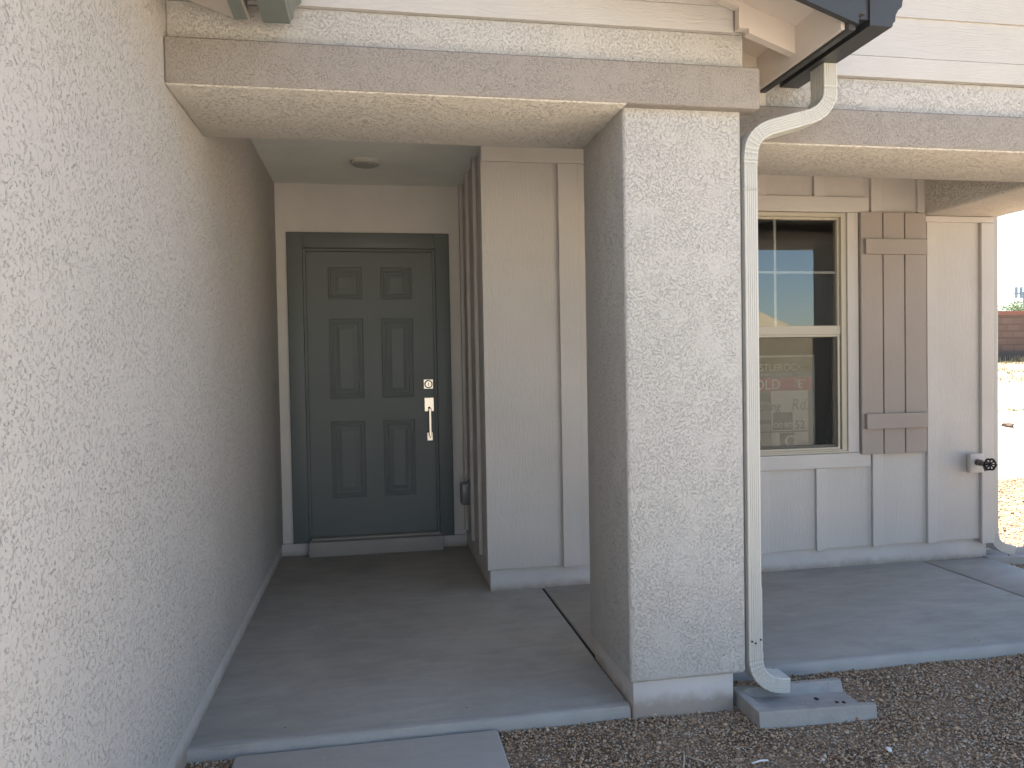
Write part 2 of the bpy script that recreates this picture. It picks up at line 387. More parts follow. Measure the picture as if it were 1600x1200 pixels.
# rings and screws live on the door as its lock cylinder
b = MB(); b.cyl((.375, 5.529, 1.173), .029, .010, 'y', 40); b.build("lock_ring", 'darkmetal', door)
b = MB(); b.cyl((.375, 5.525, 1.173), .021, .010, 'y', 40); b.build("lock_cylinder", 'nickel', door)
b = MB(); b.box(.3725, .3775, 5.518, 5.521, 1.162, 1.184); b.build("keyway", 'keyway', door)
MB().cyl((.378, 5.529, 1.003), .008, .006, 'y', 16).build("thumb_latch", 'keyway', door); MB().cyl((.379, 5.527, .790), .004, .006, 'y', 12).build("handle_screw", 'keyway', door)
b = MB(); b.cyl((-.020, 5.5435, 1.652), .005, .008, 'y', 20); b.build("peephole", 'brass', door)
# threshold step
soft(MB().box(-.475, .452, 5.400, 5.476, 0.0, .100, .004).box(-.462, .436, 5.470, 5.545, .090, .112, .002).build("threshold", painted('threshold concrete', (.36, .33, .30), .8, .001, 50), H))
# entry side wall (faces the door's left-hand side) and front panels of the siding
def sidewall():
    p = MB().box(.635, .66, 4.33, 5.498, .125, 2.60).build("side_panel_wall", 'panel', H)
    for y in (4.70, 5.08): MB().box(.612, .6345, y, y + .065, .125, 2.579, .002).build("batten", 'trim', p)
    MB().box(.61, .6345, 4.316, 4.40, .125, 2.579, .002).build("corner_board", 'trim', p)
    MB().box(.612, .6345, 5.43, 5.498, .125, 2.579, .002).build("corner_board", 'trim', p)
    MB().box(.627, .70, 4.335, 5.49, -.05, .1235).build("stem_wall", 'stem', p)
    return p
sw = sidewall()
fw = MB().box(.612, 1.975, 4.315, 4.36, .130, 2.70).box(2.870, 3.90, 4.315, 4.36, .130, 2.70).box(1.975, 2.870, 4.315, 4.36, .130, .722).box(1.975, 2.870, 4.315, 4.36, 2.198, 2.70).build("siding_wall", 'panel', H)
MB().box(.640, 3.885, 4.342, 4.50, -.05, .1285).build("stem_wall", 'stem', fw)
YB = 4.293
def batten(x, z0, z1, w_=.068): return MB().box(x, x + w_, YB, 4.3148, z0, z1, .0025).build("batten", 'trim', fw)
for x in (1.115 + .385, 1.115 + .77): batten(x, .122, 2.498)
batten(1.052, .122, 2.448, .11)
for x in (2.270, 2.655):
    batten(x, .122, .629); batten(x, 2.295, 2.498)
batten(3.040, .122, 2.498); batten(3.425, .122, 2.150); batten(3.362, 2.196, 2.498, .05)
MB().box(3.815, 3.905, YB, 4.3148, .098, 2.150, .003).box(3.861, 3.925, 4.3152, 4.45, .098, 2.15, .003).build("corner_board", 'trim', fw)
MB().box(.612, 1.30, YB - .002, 4.3148, 2.450, 2.579, .002).build("top_trim", 'trim_h', fw)
MB().box(3.398, 3.905, YB - .001, 4.3148, 2.152, 2.188, .002).build("top_trim", 'trim_h', fw)
MB().box(1.86, 3.018, YB - .004, 4.3148, 2.200, 2.294, .003).build("window_head_trim", 'trim_h', fw)
MB().box(1.86, 3.022, YB - .004, 4.3148, .630, .719, .003).build("window_apron_trim", 'trim_h', fw)
for x in (2.872, 1.893): MB().box(x, x + .074, YB - .003, 4.3148, .7205, 2.1985, .003).build("window_side_trim", 'trim', fw)
# window
win = MB().box(1.972, 2.006, 4.300, 4.40, .722, 2.197, .003).box(2.836, 2.870, 4.300, 4.40, .722, 2.197, .003).box(2.006, 2.836, 4.300, 4.40, 2.172, 2.197, .003).box(2.006, 2.836, 4.300, 4.40, .722, .744, .003).box(1.968, 2.874, 4.288, 4.2995, .722, .733, .002).build("window", 'vinyl', H)
win2 = MB().box(2.006, 2.022, 4.322, 4.36, 1.500, 2.172, .002).box(2.824, 2.836, 4.322, 4.36, 1.500, 2.172, .002).box(2.022, 2.824, 4.322, 4.36, 2.158, 2.172, .002).box(2.006, 2.836, 4.312, 4.36, 1.452, 1.508, .003)
win2.build("upper_sash", 'vinyl', win)
MB().box(2.006, 2.028, 4.335, 4.365, .744, 1.452, .002).box(2.808, 2.836, 4.335, 4.365, .744, 1.452, .002).box(2.028, 2.808, 4.335, 4.365, .744, .770, .002).box(2.028, 2.808, 4.335, 4.365, 1.436, 1.452, .002).build("lower_sash", 'vinyl', win)
MB().box(2.0065, 2.020, 4.306, 4.320, .7445, 1.4515, .001).box(2.812, 2.8255, 4.306, 4.320, .7445, 1.4515, .001).box(2.020, 2.812, 4.306, 4.320, .7445, .757, .001).box(2.020, 2.812, 4.306, 4.320, 1.440, 1.4515, .001).build("screen_frame", 'vinyl', win)
MB().box(2.414, 2.430, 4.347, 4.351, 1.508, 2.158).box(2.022, 2.414, 4.347, 4.351, 1.831, 1.845).box(2.430, 2.824, 4.347, 4.351, 1.831, 1.845).build("muntin", painted('muntin bar', (.40, .40, .38), .5, .0001, 30), win)
def sheet(name, m_, x0, x1, y, z0, z1, parent):
    me = bpy.data.meshes.new(name); me.from_pydata([(x0, y, z0), (x1, y, z0), (x1, y, z1), (x0, y, z1)], [], [(0, 1, 2, 3)]); return link(name, me, m_, parent)
sheet("glass_pane", 'glass', 2.022, 2.824, 4.342, 1.508, 2.158, win)
sheet("glass_pane", 'glass', 2.028, 2.808, 4.352, .770, 1.436, win)
sheet("insect_screen", 'screen', 2.020, 2.812, 4.313, .757, 1.440, win)
MB().box(2.755, 2.785, 4.366, 4.374, .775, .792, .002).build("sash_latch", 'darkmetal', win)
# dim room behind the window
rm = MB().box(.75, 3.86, 7.4, 7.5, -.05, 2.7).box(.66, .75, 5.70, 7.5, -.05, 2.7).box(3.86, 3.90, 4.36, 7.5, -.05, 2.7).box(.75, 3.86, 4.52, 7.4, -.05, -.01).box(.75, 3.86, 4.37, 7.4, 2.66, 2.70).box(1.2, 1.25, 4.37, 7.4, 0, 2.66)
rm.build("interior_room", 'dark_room', H)
MB().box(1.92, 2.90, 4.366, 4.52, .60, .70).build("interior_sill", painted('interior sill paint', (.42, .41, .39), .6, .0002, 30), H)
# shutter
shp = empty("shutter", (3.17, YB, .706)); shp.parent = H; shp.matrix_parent_inverse = mw(H).inverted()
for x0, x1 in ((2.950, 3.096), (3.104, 3.246), (3.254, 3.400)):
    MB().box(x0, x1, 4.268, 4.2905, .708, 2.200, .003).build("shutter_board", 'shutter', shp)
for z0, z1 in ((1.940, 2.034), (.866, .960)):
    MB().box(2.966, 3.388, 4.240, 4.2678, z0, z1, .003).build("shutter_rail", 'shutter_h', shp)
MB().box(3.09, 3.11, 4.2908, 4.2925, .72, 2.19).box(3.24, 3.26, 4.2908, 4.2925, .72, 2.19).build("shutter_backing", 'shutter', shp)
# entry pillar
pl = soft(MB().box(.915, 1.382, 2.72, 3.27, .098, 2.36, .016, 4).build("entry_pillar", 'stucco', H))
soft(MB().box(.930, 1.336, 2.738, 3.255, -.2, .104, .005).build("pillar_base", 'stem', pl))
# beams
bm_ = soft(MB().box(-.6545, 1.436, 2.672, 2.752, 2.238, 2.392, .009, 4).build("entry_beam", 'stucco_beam', H))
soft(MB().box(-.6545, .918, 2.6765, 3.262, 2.2345, 2.37, .006, 2).box(-.6545, .93, 2.754, 3.262, 2.36, 2.62).box(.93, 1.40, 2.740, 3.262, 2.362, 2.62).build("beam_soffit", 'stucco_soffit', bm_))
rb = soft(MB().box(1.384, 4.00, 2.930, 3.010, 2.194, 2.345, .009, 4).build("porch_beam", 'stucco_beam', H))
soft(MB().box(1.384, 3.99, 2.9345, 3.430, 2.1895, 2.32, .006, 2).box(1.30, 3.99, 3.012, 3.430, 2.25, 2.60).build("beam_soffit", 'stucco_soffit', rb))
ret = soft(MB().box(3.410, 3.955, 3.425, 4.330, 2.1915, 2.60, .02, 4).build("return_beam", 'stucco_soffit', H))
cp = soft(MB().box(3.50, 3.96, 2.99, 3.45, .098, 2.195, .016, 4).build("corner_pillar", 'stucco', H))
MB().box(3.515, 3.945, 3.005, 3.435, -.2, .104).build("pillar_base", 'stem', cp)
# ceilings
MB().box(-.66, .70, 3.26, 5.60, 2.580, 2.62).box(.70, 1.305, 3.26, 4.36, 2.580, 2.62).build("entry_ceiling", 'ceiling', H)
MB().box(1.305, 3.42, 3.42, 4.33, 2.498, 2.54).build("porch_ceiling", 'soffit_wood', H)
# front gable over the entry: stucco strip, skirt board, lap siding
fg = soft(MB().box(-.655, 1.386, 2.718, 2.80, 2.38, 2.526, .004).build("gable_strip", 'stucco', H))
b = MB(); b.box(-.655, 1.346, 2.700, 2.7178, 2.527, 2.620, .002)
b.poly([(-.655, 2.716, 2.621), (1.346, 2.716, 2.621), (1.346, 2.690, 2.621), (-.655, 2.690, 2.621)][::-1], (0, .0, .0001)) if False else None
z = 2.621
while z < 3.6:
    b.poly([(-.655, 2.7178, z), (-.655, 2.700, z), (-.655, 2.709, z + .178), (-.655, 2.7178, z + .178)], (2.001, 0, 0)); z += .168
b.build("lap_siding", 'lap', fg)
MB().box(-.655, 1.384, 2.7185, 2.80, 2.527, 3.7).build("gable_backing", 'lap', fg)
MB().box(1.300, 1.384, 2.80, 2.99, 2.30, 2.60).build("gable_side_wall", 'stucco', fg)
# right wing face above its beam
rg = soft(MB().box(1.30, 4.00, 2.990, 3.06, 2.33, 2.496, .004).build("wing_strip", 'stucco', H))
b = MB(); b.box(1.30, 4.00, 2.966, 2.9898, 2.4975, 2.586, .002); z = 2.587
while z < 4.0:
    b.poly([(1.30, 2.9898, z), (1.30, 2.966, z), (1.30, 2.978, z + .180), (1.30, 2.9898, z + .180)], (2.70, 0, 0)); z += .172
b.build("lap_siding", 'lap', rg)
MB().box(1.30, 4.00, 2.9905, 3.06, 2.4975, 4.4).build("wing_backing", 'lap', rg)
# entry roof: sloped soffit, frieze board, rake and eave fascia, gutter
PX = .345                                         # roof pitch
def sof(x): return 2.505 - PX * (x - 1.385)
UPS = .105
er = MB().poly([(.35, 2.36, sof(.35) + UPS), (1.587, 2.36, sof(1.587) + UPS), (1.587, 2.36, sof(1.587) + UPS + .02), (.35, 2.36, sof(.35) + UPS + .02)], (0, .628, 0)).build("soffit", 'soffit_wood', H)
MB().poly([(1.348, 2.660, 2.527), (1.3865, 2.660, 2.527), (1.3865, 2.660, sof(1.3865) + .006), (1.5715, 2.660, sof(1.5715) + .004), (1.5715, 2.660, sof(1.5715) + UPS), (1.3865, 2.660, sof(1.3865) + UPS), (1.348, 2.660, sof(1.348) + UPS), (.60, 2.660, sof(.60) + UPS), (.60, 2.660, sof(.60) + UPS - .02), (1.348, 2.660, sof(1.348) + UPS - .02)][::-1], (0, .036, 0)).build("frieze_board", 'soffit_wood', er)
MB().box(1.572, 1.5865, 2.375, 2.955, 2.412, 2.545, .001).build("inner_fascia", 'soffit_wood', er)
MB().box(1.3875, 1.612, 2.956, 2.965, 2.346, 2.60).build("return_panel", 'soffit_wood', er)
MB().box(1.587, 1.611, 2.352, 2.955, 2.402, 2.505, .002).build("eave_fascia", 'gutter', er)
MB().box(1.6115, 1.655, 2.36, 2.985, 2.462, 2.51, .002).build("fascia_strip", 'gutter', er)  # dark strip filling the gap between fascia and gutter
b = MB(); b.poly([(.50, 2.335, sof(.50) - .012), (1.611, 2.335, sof(1.611) - .012), (1.611, 2.335, sof(1.611) + .115), (.50, 2.335, sof(.50) + .15)], (0, .024, 0))
b.poly([(.50, 2.318, sof(.50) + .085), (1.600, 2.318, sof(1.60) + .075), (1.600, 2.318, sof(1.60) + .10), (.50, 2.318, sof(.50) + .11)], (0, .017, 0))
b.build("rake_fascia", 'gutter', er)
def gutter(name, xb, s, z0, y0, y1, mt, parent):
    # K-style section: back, flat bottom, ogee front; s=+1 front faces +X
    pr = [(0, .118), (0, 0), (.085, 0), (.088, .012), (.096, .020), (.098, .040), (.108, .058), (.122, .070), (.126, .098), (.136, .100), (.136, .112), (.128, .118)]
    b = bmesh.new(); rows = []
    for y in (y0, y1): rows.append([b.verts.new((xb + s * x, y, z0 + z)) for x, z in pr])
    n = len(pr)
    for k in range(n - 1): b.faces.new([rows[0][k], rows[0][k+1], rows[1][k+1], rows[1][k]])
    b.faces.new(rows[0]); b.faces.new(rows[1][::-1])
    bmesh.ops.recalc_face_normals(b, faces=b.faces)
    me = bpy.data.meshes.new(name); b.to_mesh(me); b.free()
    o = link(name, me, mt, parent); md = o.modifiers.new("thick", 'SOLIDIFY'); md.thickness = .0015; return o
gt = gutter("gutter", 1.693, 1, 2.440, 2.392, 2.985, 'gutter', er)
MB().box(1.655, 1.6925, 2.40, 2.985, 2.462, 2.54).build("gutter_strap", 'gutter', er)
# roof planes (tile) above - out of view, shaped to cast the porch shade
b = MB()
b.poly([(1.72, 2.34, sof(1.66) + .13), (.35, 2.34, sof(.35) + .19), (-.9, 2.34, sof(.35) + .60 - .4), (-.9, 2.34, sof(.35) + .25 - .4 + .38), (.35, 2.34, sof(.35) + .23), (1.72, 2.34, sof(1.66) + .17)], (0, 3.2, 0))
b.build("entry_roof", 'roof', H)
def slabpoly(pts, th=.08): return MB().poly(pts, (0, 0, th))
b = MB()
b.poly([(4.25, 2.36, 2.86), (1.4, 2.36, 4.05), (1.4, 2.36, 4.13), (4.25, 2.36, 2.94)], (0, 6.0, 0))  # unseen wing overhang, lengthened to shade the lap siding below it
b.poly([(1.4, 2.98, 3.95), (-1.0, 2.98, 3.10), (-1.0, 2.98, 3.18), (1.4, 2.98, 4.03)], (0, 6.0, 0))
b.poly([(-7.5, 3.3, 2.9), (4.25, 3.3, 2.9), (4.25, 9.0, 4.9), (-7.5, 9.0, 4.9)], (0, 0, .08))
b.poly([(-7.5, 9.0, 4.9), (4.25, 9.0, 4.9), (4.25, 15.0, 2.8), (-7.5, 15.0, 2.8)], (0, 0, .08))
b.build("unseen_main_roof", 'roof', H)
MB().box(-7.0, 3.90, 14.3, 14.6, -.2, 2.9).box(3.60, 3.895, 7.5, 14.3, -.2, 2.75).box(-7.0, -6.7, .6, 14.3, -.2, 2.9).build("rear_walls", 'stucco', H)
# garage eave on the left, running towards the viewer: soffit, fascia, gutter
gr = MB().poly([(-.654, .05, 2.545), (-.385, .05, 2.452), (-.385, .05, 2.472), (-.654, .05, 2.565)], (0, 2.648, 0)).build("soffit", 'soffit_wood', H)
b = MB(); b.poly([(-.420, 2.664, 2.452), (-.420, 2.664, 2.60), (-.420, 2.40, 2.60), (-.420, .05, 2.60), (-.420, .05, 2.425), (-.420, 2.60, 2.425)], (.032, 0, 0))
b.build("eave_fascia", 'gutter_green', gr)
gutter("gutter", -.337, 1, 2.443, .05, 2.655, 'gutter_green', gr)
MB().box(-.387, -.338, .05, 2.60, 2.50, 2.56).build("fascia_strip", 'gutter_green', gr)
b = MB(); b.poly([(-.20, .0, 2.575), (-4.0, .0, 4.2), (-4.0, .0, 4.28), (-.20, .0, 2.64)], (0, 2.66, 0)); b.poly([(-.66, 2.66, 2.85), (-4.0, 2.66, 4.2), (-4.0, 2.66, 4.28), (-.66, 2.66, 2.93)], (0, 2.6, 0)); b.poly([(-4.0, .0, 4.2), (-7.6, .0, 2.7), (-7.6, .0, 2.78), (-4.0, .0, 4.28)], (0, 5.2, 0)); b.build("garage_roof", 'roof', H)

# downspout: ribbed rectangular pipe swept along a path in the XZ plane
def spout(name, path, y0, w_, d_, crimps, parent, mt='spout', flip=1):
    P = [Vector((x, 0, z)) for x, z in path]
    # resample
    Q = []; 
    for a, c in zip(P, P[1:]):
        n = max(1, int((c - a).length / .006)); Q += [a.lerp(c, i / n) for i in range(n)]
    Q.append(P[-1])
    hw, dd = w_ / 2, d_
    front = []
    nf = 5
    prof = [(-hw + .004, 0)]
    for i in range(nf):                      # ribs on the front face
        c = -hw + .010 + (w_ - .020) * i / (nf - 1)
        prof += [(c - .0022, 0), (c - .0012, .0022), (c + .0012, .0022), (c + .0022, 0)] if 0 < i < nf - 1 or True else []
    prof += [(hw - .004, 0), (hw - .001, .001), (hw, .004)]
    for i in range(4):
        c = .018 + (dd - .036) * i / 3
        prof += [(hw, c - .003), (hw - .0022, c - .001), (hw - .0022, c + .001), (hw, c + .003)]
    prof += [(hw, dd - .004), (hw - .004, dd), (-hw + .004, dd), (-hw, dd - .004)]
    for i in range(3, -1, -1):
        c = .018 + (dd - .036) * i / 3
        prof += [(-hw, c + .003), (-hw + .0022, c + .001), (-hw + .0022, c - .001), (-hw, c - .003)]
    prof += [(-hw, .004), (-hw + .001, .001)]
    b = bmesh.new(); rings = []; L = 0
    for i, p in enumerate(Q):
        t_ = (Q[min(i+3, len(Q)-1)] - Q[max(i-3, 0)]).normalized(); nrm = Vector((-t_.z, 0, t_.x))   # points to -X for upward
        if i: L += (p - Q[i-1]).length
        s_ = 1.0
        for c0, c1, stp in crimps:
            if c0 < L < c1: s_ = 1.0 - .045 * (1 if ((L - c0) % stp) < .0065 else 0) - .0
        row = []
        for u, v_ in prof:
            q_ = p - nrm * (u * s_); row.append(b.verts.new((q_.x, y0 + d_ / 2 + (v_ - d_ / 2) * s_, q_.z)))
        rings.append(row)
    n = len(prof)
    for A, B in zip(rings, rings[1:]):
        for k in range(n): b.faces.new([A[k], A[(k+1) % n], B[(k+1) % n], B[k]])
    bmesh.ops.recalc_face_normals(b, faces=b.faces)
    me = bpy.data.meshes.new(name); b.to_mesh(me); b.free()
    o = link(name, me, mt, parent); md = o.modifiers.new("thick", 'SOLIDIFY'); md.thickness = .0012; md.offset = 1
    return o
def smooth_path(pts, k=6):
    out = []
    n = len(pts)
    for i in range(n - 1):
        p0, p1, p2, p3 = [Vector(pts[max(0, min(n - 1, i + j))]) for j in (-1, 0, 1, 2)]
        for s_ in range(k):
            t = s_ / k
            out.append(tuple(.5 * ((2*p1) + (-p0+p2)*t + (2*p0-5*p1+4*p2-p3)*t*t + (-p0+3*p1-3*p2+p3)*t**3)))
    out.append(pts[-1]); return out
up = smooth_path([(1.752, 2.452), (1.753, 2.335), (1.745, 2.300), (1.722, 2.266), (1.685, 2.242), (1.64, 2.227), (1.56, 2.204), (1.50, 2.186), (1.457, 2.162), (1.430, 2.125), (1.421, 2.080), (1.420, 2.04)])
lo = smooth_path([(1.420, .175), (1.421, .135), (1.431, .100), (1.455, .068), (1.490, .046), (1.530, .038), (1.560, .036)])
ds = empty("downspout", (1.42, 2.76, .0)); ds.parent = H; ds.matrix_parent_inverse = mw(H).inverted()
spout("spout_elbow", up, 2.716, .056, .096, [(.10, .30, .019), (.47, .66, .019)], ds)
spout("spout_pipe", [(1.4195, 2.055), (1.4195, .30)], 2.7185, .0525, .091, [], ds)
spout("spout_pipe", [(1.4195, .43), (1.4195, .165)], 2.7165, .0555, .095, [], ds)
spout("spout_elbow", lo, 2.7145, .058, .098, [(.03, .17, .0185)], ds)
MB().box(1.3835, 1.4485, 2.7095, 2.7140, 1.948, 1.9505).build("pipe_seam", 'spout', ds)
b = MB()
for x, z_ in ((1.402, .222), (1.438, .226), (1.417, .214)): b.cyl((x, 2.7130, z_), .0035, .004, 'y', 10)
b.build("pipe_screw", 'darkmetal', ds)
# corner downspout beyond the window wall
ds2 = empty("downspout", (3.94, 4.36, .0)); ds2.parent = H; ds2.matrix_parent_inverse = mw(H).inverted()
spout("spout_pipe", [(3.958, 2.25), (3.958, .17)], 4.350, .056, .09, [], ds2)
spout("spout_elbow", smooth_path([(3.958, .18), (3.960, .13), (3.975, .085), (4.01, .055), (4.06, .035), (4.11, .022)]), 4.347, .060, .096, [(.03, .14, .02)], ds2)

# ceiling light, doorbell, outlet cover, hose bib
cl = empty("ceiling_light", (-.034, 4.87, 2.58)); cl.parent = H; cl.matrix_parent_inverse = mw(H).inverted()
soft(MB().cyl((-.034, 4.87, 2.569), .088, .021, 'z', 48, r2=.092).build("light_trim", 'light', cl)); soft(MB().cyl((-.034, 4.87, 2.556), .070, .008, 'z', 48).build("light_lens", 'lens', cl))
soft(MB().box(.612, .6345, 5.135, 5.168, 1.205, 1.285, .003).build("doorbell", painted('doorbell plastic', (.12, .115, .11), .5, .0001, 30), H))
ob = soft(MB().box(.560, .6345, 5.185, 5.275, .350, .500, .014, 4).build("outlet_cover", 'bubble', H))
MB().box(.618, .6342, 5.178, 5.282, .342, .508, .003).build("cover_base", painted('cover base plastic', (.25, .25, .26), .5, .0001, 30), ob)
bp = soft(MB().box(3.704, 3.802, 4.262, 4.2925, .562, .684, .004).build("hose_bib_block", 'trim', H))
hbm = MB(); hbm.cyl((3.752, 4.245, .630), .020, .034, 'y', 20); hbm.tube([(3.752, 4.235, .630), (3.742, 4.20, .631), (3.732, 4.160, .633)], [.013, .012, .011]); hbm.tube([(3.742, 4.20, .628), (3.744, 4.188, .605), (3.745, 4.178, .588)], [.012, .011, .013])
hbb = hbm.build("hose_bib", 'brass', bp, True)
b = MB()
wc = Vector((3.722, 4.125, .634)); ring = []
ax = Vector((-.35, -1, .05)).normalized(); a_ = ax.cross(Vector((0, 0, 1))).normalized(); c_ = ax.cross(a_)
for i in range(25):
    an = i * 2 * math.pi / 24; ring.append(wc + (a_ * math.cos(an) + c_ * math.sin(an)) * (.033 + .0026 * math.cos(an * 6)))
b.tube(ring, .0065, 8)
for i in range(4):
    an = i * math.pi / 4; b.tube([wc - (a_ * math.cos(an) + c_ * math.sin(an)) * .031, wc + (a_ * math.cos(an) + c_ * math.sin(an)) * .031], .005, 6)
b.tube([wc - ax * .04, wc + ax * .006], .006, 8)
b.build("valve_wheel", 'darkmetal', bp, True)

# ------------------------------------------------------------------ sign in the window
sg = empty("yard_sign", (2.505, 4.47, .70)); tag(sg, "dark framed yard sign with a red sold band leaning inside the window", "sign")
SX0, SX1, SZ0, SZ1, SY = 2.268, 2.742, .722, 1.330, 4.455
def pt(name, c, rough=.6): return mat(name, c, rough)
MB().box(SX0 + .012, SX1 - .012, SY, SY + .006, SZ0, SZ1 - .012).build("sign_board", pt('sign dark header', (.10, .12, .115)), sg)
MB().box(SX0, SX0 + .012, SY - .008, SY + .010, SZ0 - .08, SZ1).box(SX1 - .012, SX1, SY - .008, SY + .010, SZ0 - .08, SZ1).box(SX0 + .012, SX1 - .012, SY - .008, SY + .010, SZ1 - .012, SZ1).build("sign_frame", pt('sign frame grey', (.62, .65, .63)), sg)
MB().box(SX0 + .012, SX1 - .014, SY - .003, SY - .0002, 1.108, 1.190).build("red_band", pt('sign red band', (.42, .04, .04)), sg)
MB().box(2.445, SX1 - .045, SY - .0045, SY - .0002, .735, 1.107).build("paper_panel", pt('sign paper panel', (.68, .65, .58)), sg)
MB().box(SX0 + .012, 2.444, SY - .0035, SY - .0002, .735, 1.04).build("note_panel", pt('sign note panel', (.22, .25, .25)), sg)
MB().box(2.455, 2.590, SY - .006, SY - .0047, .860, .972).box(2.50, 2.60, SY - .006, SY - .0047, .750, .842).build("block_panel", pt('sign grey block', (.12, .14, .13)), sg)
MB().box(SX0 + .02, 2.444, SY - .005, SY - .0037, .90, .925).box(SX0 + .02, SX1 - .05, SY - .0075, SY - .0061, .846, .853).build("rule_line", pt('sign rule line', (.06, .07, .07)), sg)
def text(s_, x, z_, size, c, y=SY - .0008, sx=1., name="lettering", lean=0):
    cu = bpy.data.curves.new(name, 'FONT'); cu.body = s_; cu.size = size; cu.extrude = .0006; cu.shear = lean; cu.space_character = 1.02
    o = bpy.data.objects.new("tmp", cu); col.objects.link(o); bpy.context.view_layer.update()
    me = bpy.data.meshes.new_from_object(o.evaluated_get(bpy.context.evaluated_depsgraph_get())); bpy.data.objects.remove(o)
    me.transform(Matrix.Translation((x, y, z_)) @ Matrix.Rotation(R(90), 4, 'X') @ Matrix.Diagonal((sx, 1, 1, 1)))
    me.name = name; me.materials.clear(); return link(name, me, c, sg)
wht = pt('sign letter pale', (.75, .76, .73)); ink = pt('sign ink', (.07, .075, .08)); tan = pt('sign handwriting tan', (.27, .22, .15))
text("CASTLEROCK", SX0 + .017, 1.234, .062, wht, sx=.97)
text("COMMUNITIES", SX0 + .055, 1.200, .026, pt('sign letter dim', (.38, .39, .38)), sx=1.55)
text("SOLD", SX0 + .018, 1.118, .090, wht, y=SY - .0045, sx=.98)
text("'E'", 2.61, 1.122, .078, wht, y=SY - .0045)
text("Ke", SX0 + .03, .985, .095, ink, y=SY - .0055, sx=.8, lean=.2)
text("lsing", SX0 + .115, .985, .080, ink, y=SY - .0060, sx=.85, lean=.2)
text("Rd.", 2.580, .985, .100, tan, y=SY - .0060, sx=.9, lean=.15)
text("52", 2.605, .865, .075, ink, y=SY - .0060, sx=.9)
text("OO BOC", 2.46, .875, .044, wht, y=SY - .0078, sx=.85)
text("C", 2.53, .755, .10, wht, y=SY - .0080, sx=1.1)
text("D", SX0 + .04, .755, .09, ink, y=SY - .0050)

# ------------------------------------------------------------------ splash blocks
def splash(label, loc, ang, L=.43, W0=.235, W1=.255, h=.062):
    b = bmesh.new(); r_ = .030; n = 14
    def ring(t, wout, floor, top, rim, xo=0):
        w2 = wout / 2
        return [(t, -w2 - .008, 0), (t, -w2, top), (t, -w2 + rim, top), (t, -w2 + rim + .018, floor), (t, w2 - rim - .018, floor), (t, w2 - rim, top), (t, w2, top), (t, w2 + .008, 0)]
    rows = []
    for i in range(n + 1):
        f = i / n; x = -L / 2 + L * f; wd = W0 + (W1 - W0) * f
        fl = h * .97 if i == 0 else (h * .45 - .010 * f if i > 1 else h * .55)
        rows.append([b.verts.new((x + random.uniform(-.001, .001), y + random.uniform(-.001, .001), z_ * (1 - .10 * f) + (random.uniform(-.001, .001) if z_ else 0))) for _, y, z_ in ring(x, wd, fl, h, .026)])
    lastrow = rows[-1]
    for A, B in zip(rows, rows[1:]):
        for k_ in range(7): b.faces.new([A[k_], A[k_+1], B[k_+1], B[k_]])
        b.faces.new([A[7], A[0], B[0], B[7]])
    e0 = [rows[0][k_] for k_ in range(8)]
    x0 = -L / 2 - .035
    back = [b.verts.new((x0, y, z_)) for y, z_ in ((-W0/2 - .008, 0), (-W0/2, h), (W0/2, h), (W0/2 + .008, 0))]
    b.faces.new([e0[0], e0[1], back[1], back[0]]); b.faces.new([e0[1], e0[2], e0[3], e0[4], e0[5], e0[6], back[2], back[1]]); b.faces.new([e0[6], e0[7], back[3], back[2]]); b.faces.new(back)
    b.faces.new(list(reversed(rows[-1])))
    bmesh.ops.recalc_face_normals(b, faces=b.faces)
    me = bpy.data.meshes.new("splash_block"); b.to_mesh(me); b.free()
    o = link("splash_block", me, 'splash'); o.location = loc; o.rotation_euler.z = R(ang)
    md = o.modifiers.new("soft", 'BEVEL'); md.width = .004; md.segments = 2; md.limit_method = 'ANGLE'
    tag(o, label, "splash block", "concrete splash blocks under the downspouts"); return o
splash("grey concrete splash block under the downspout at the entry pillar", (1.605, 2.685, -.048), -1)
splash("concrete splash block at the far house corner beside the sunny yard", (4.12, 4.40, -.058), -2)

# ------------------------------------------------------------------ small litter
def lump(name, loc, r, mt, label, cat, group=None, flat=.5):
    b = bmesh.new(); bmesh.ops.create_icosphere(b, subdivisions=2, radius=1)
    for v_ in b.verts:
        k_ = random.uniform(.8, 1.15); v_.co = Vector((v_.co.x * r * k_, v_.co.y * r * k_ * .7, v_.co.z * r * k_ * flat))
    me = bpy.data.meshes.new(name); b.to_mesh(me); b.free(); o = link(name, me, mt); o.location = loc; o.rotation_euler.z = random.uniform(0, 3)
    return tag(o, label, cat, group)
drk = mat('dark pebble', (.05, .035, .028), .9)
lump("dark_pebble", (1.655, 2.690, -.014), .010, drk, "largest dark pebble in the middle of the splash block trough", "pebble")
for x, y in ((1.72, 2.655), (1.745, 2.648)): lump("dark_pebble", (x, y, -.018), .008, drk, ("small dark pebble nearest the open end of the splash block" if x > 1.73 else "small dark pebble between the largest pebble and the open end of the splash block"), "pebble", "dark pebbles at the splash block mouth")
lump("dark_pebble", (1.60, 2.630, -.014), .005, drk, "tiny dark pebble beside the front rim of the splash block", "pebble")
wp = mat('white paper', (.75, .73, .70), .9)
lump("paper_scrap", (1.700, 2.325, -.036), .014, wp, "crumpled white paper scrap on the gravel right of the splash block", "litter")
b = MB(); b.tube([(1.20, 2.332, -.033), (1.235, 2.337, -.030), (1.262, 2.340, -.034)], .0032, 8); tag(b.build("plastic_straw_piece", wp, None, True), "thin white straw-like piece lying on gravel below the pillar", "litter")
tw = mat('dry straw', (.48, .42, .33), .9)
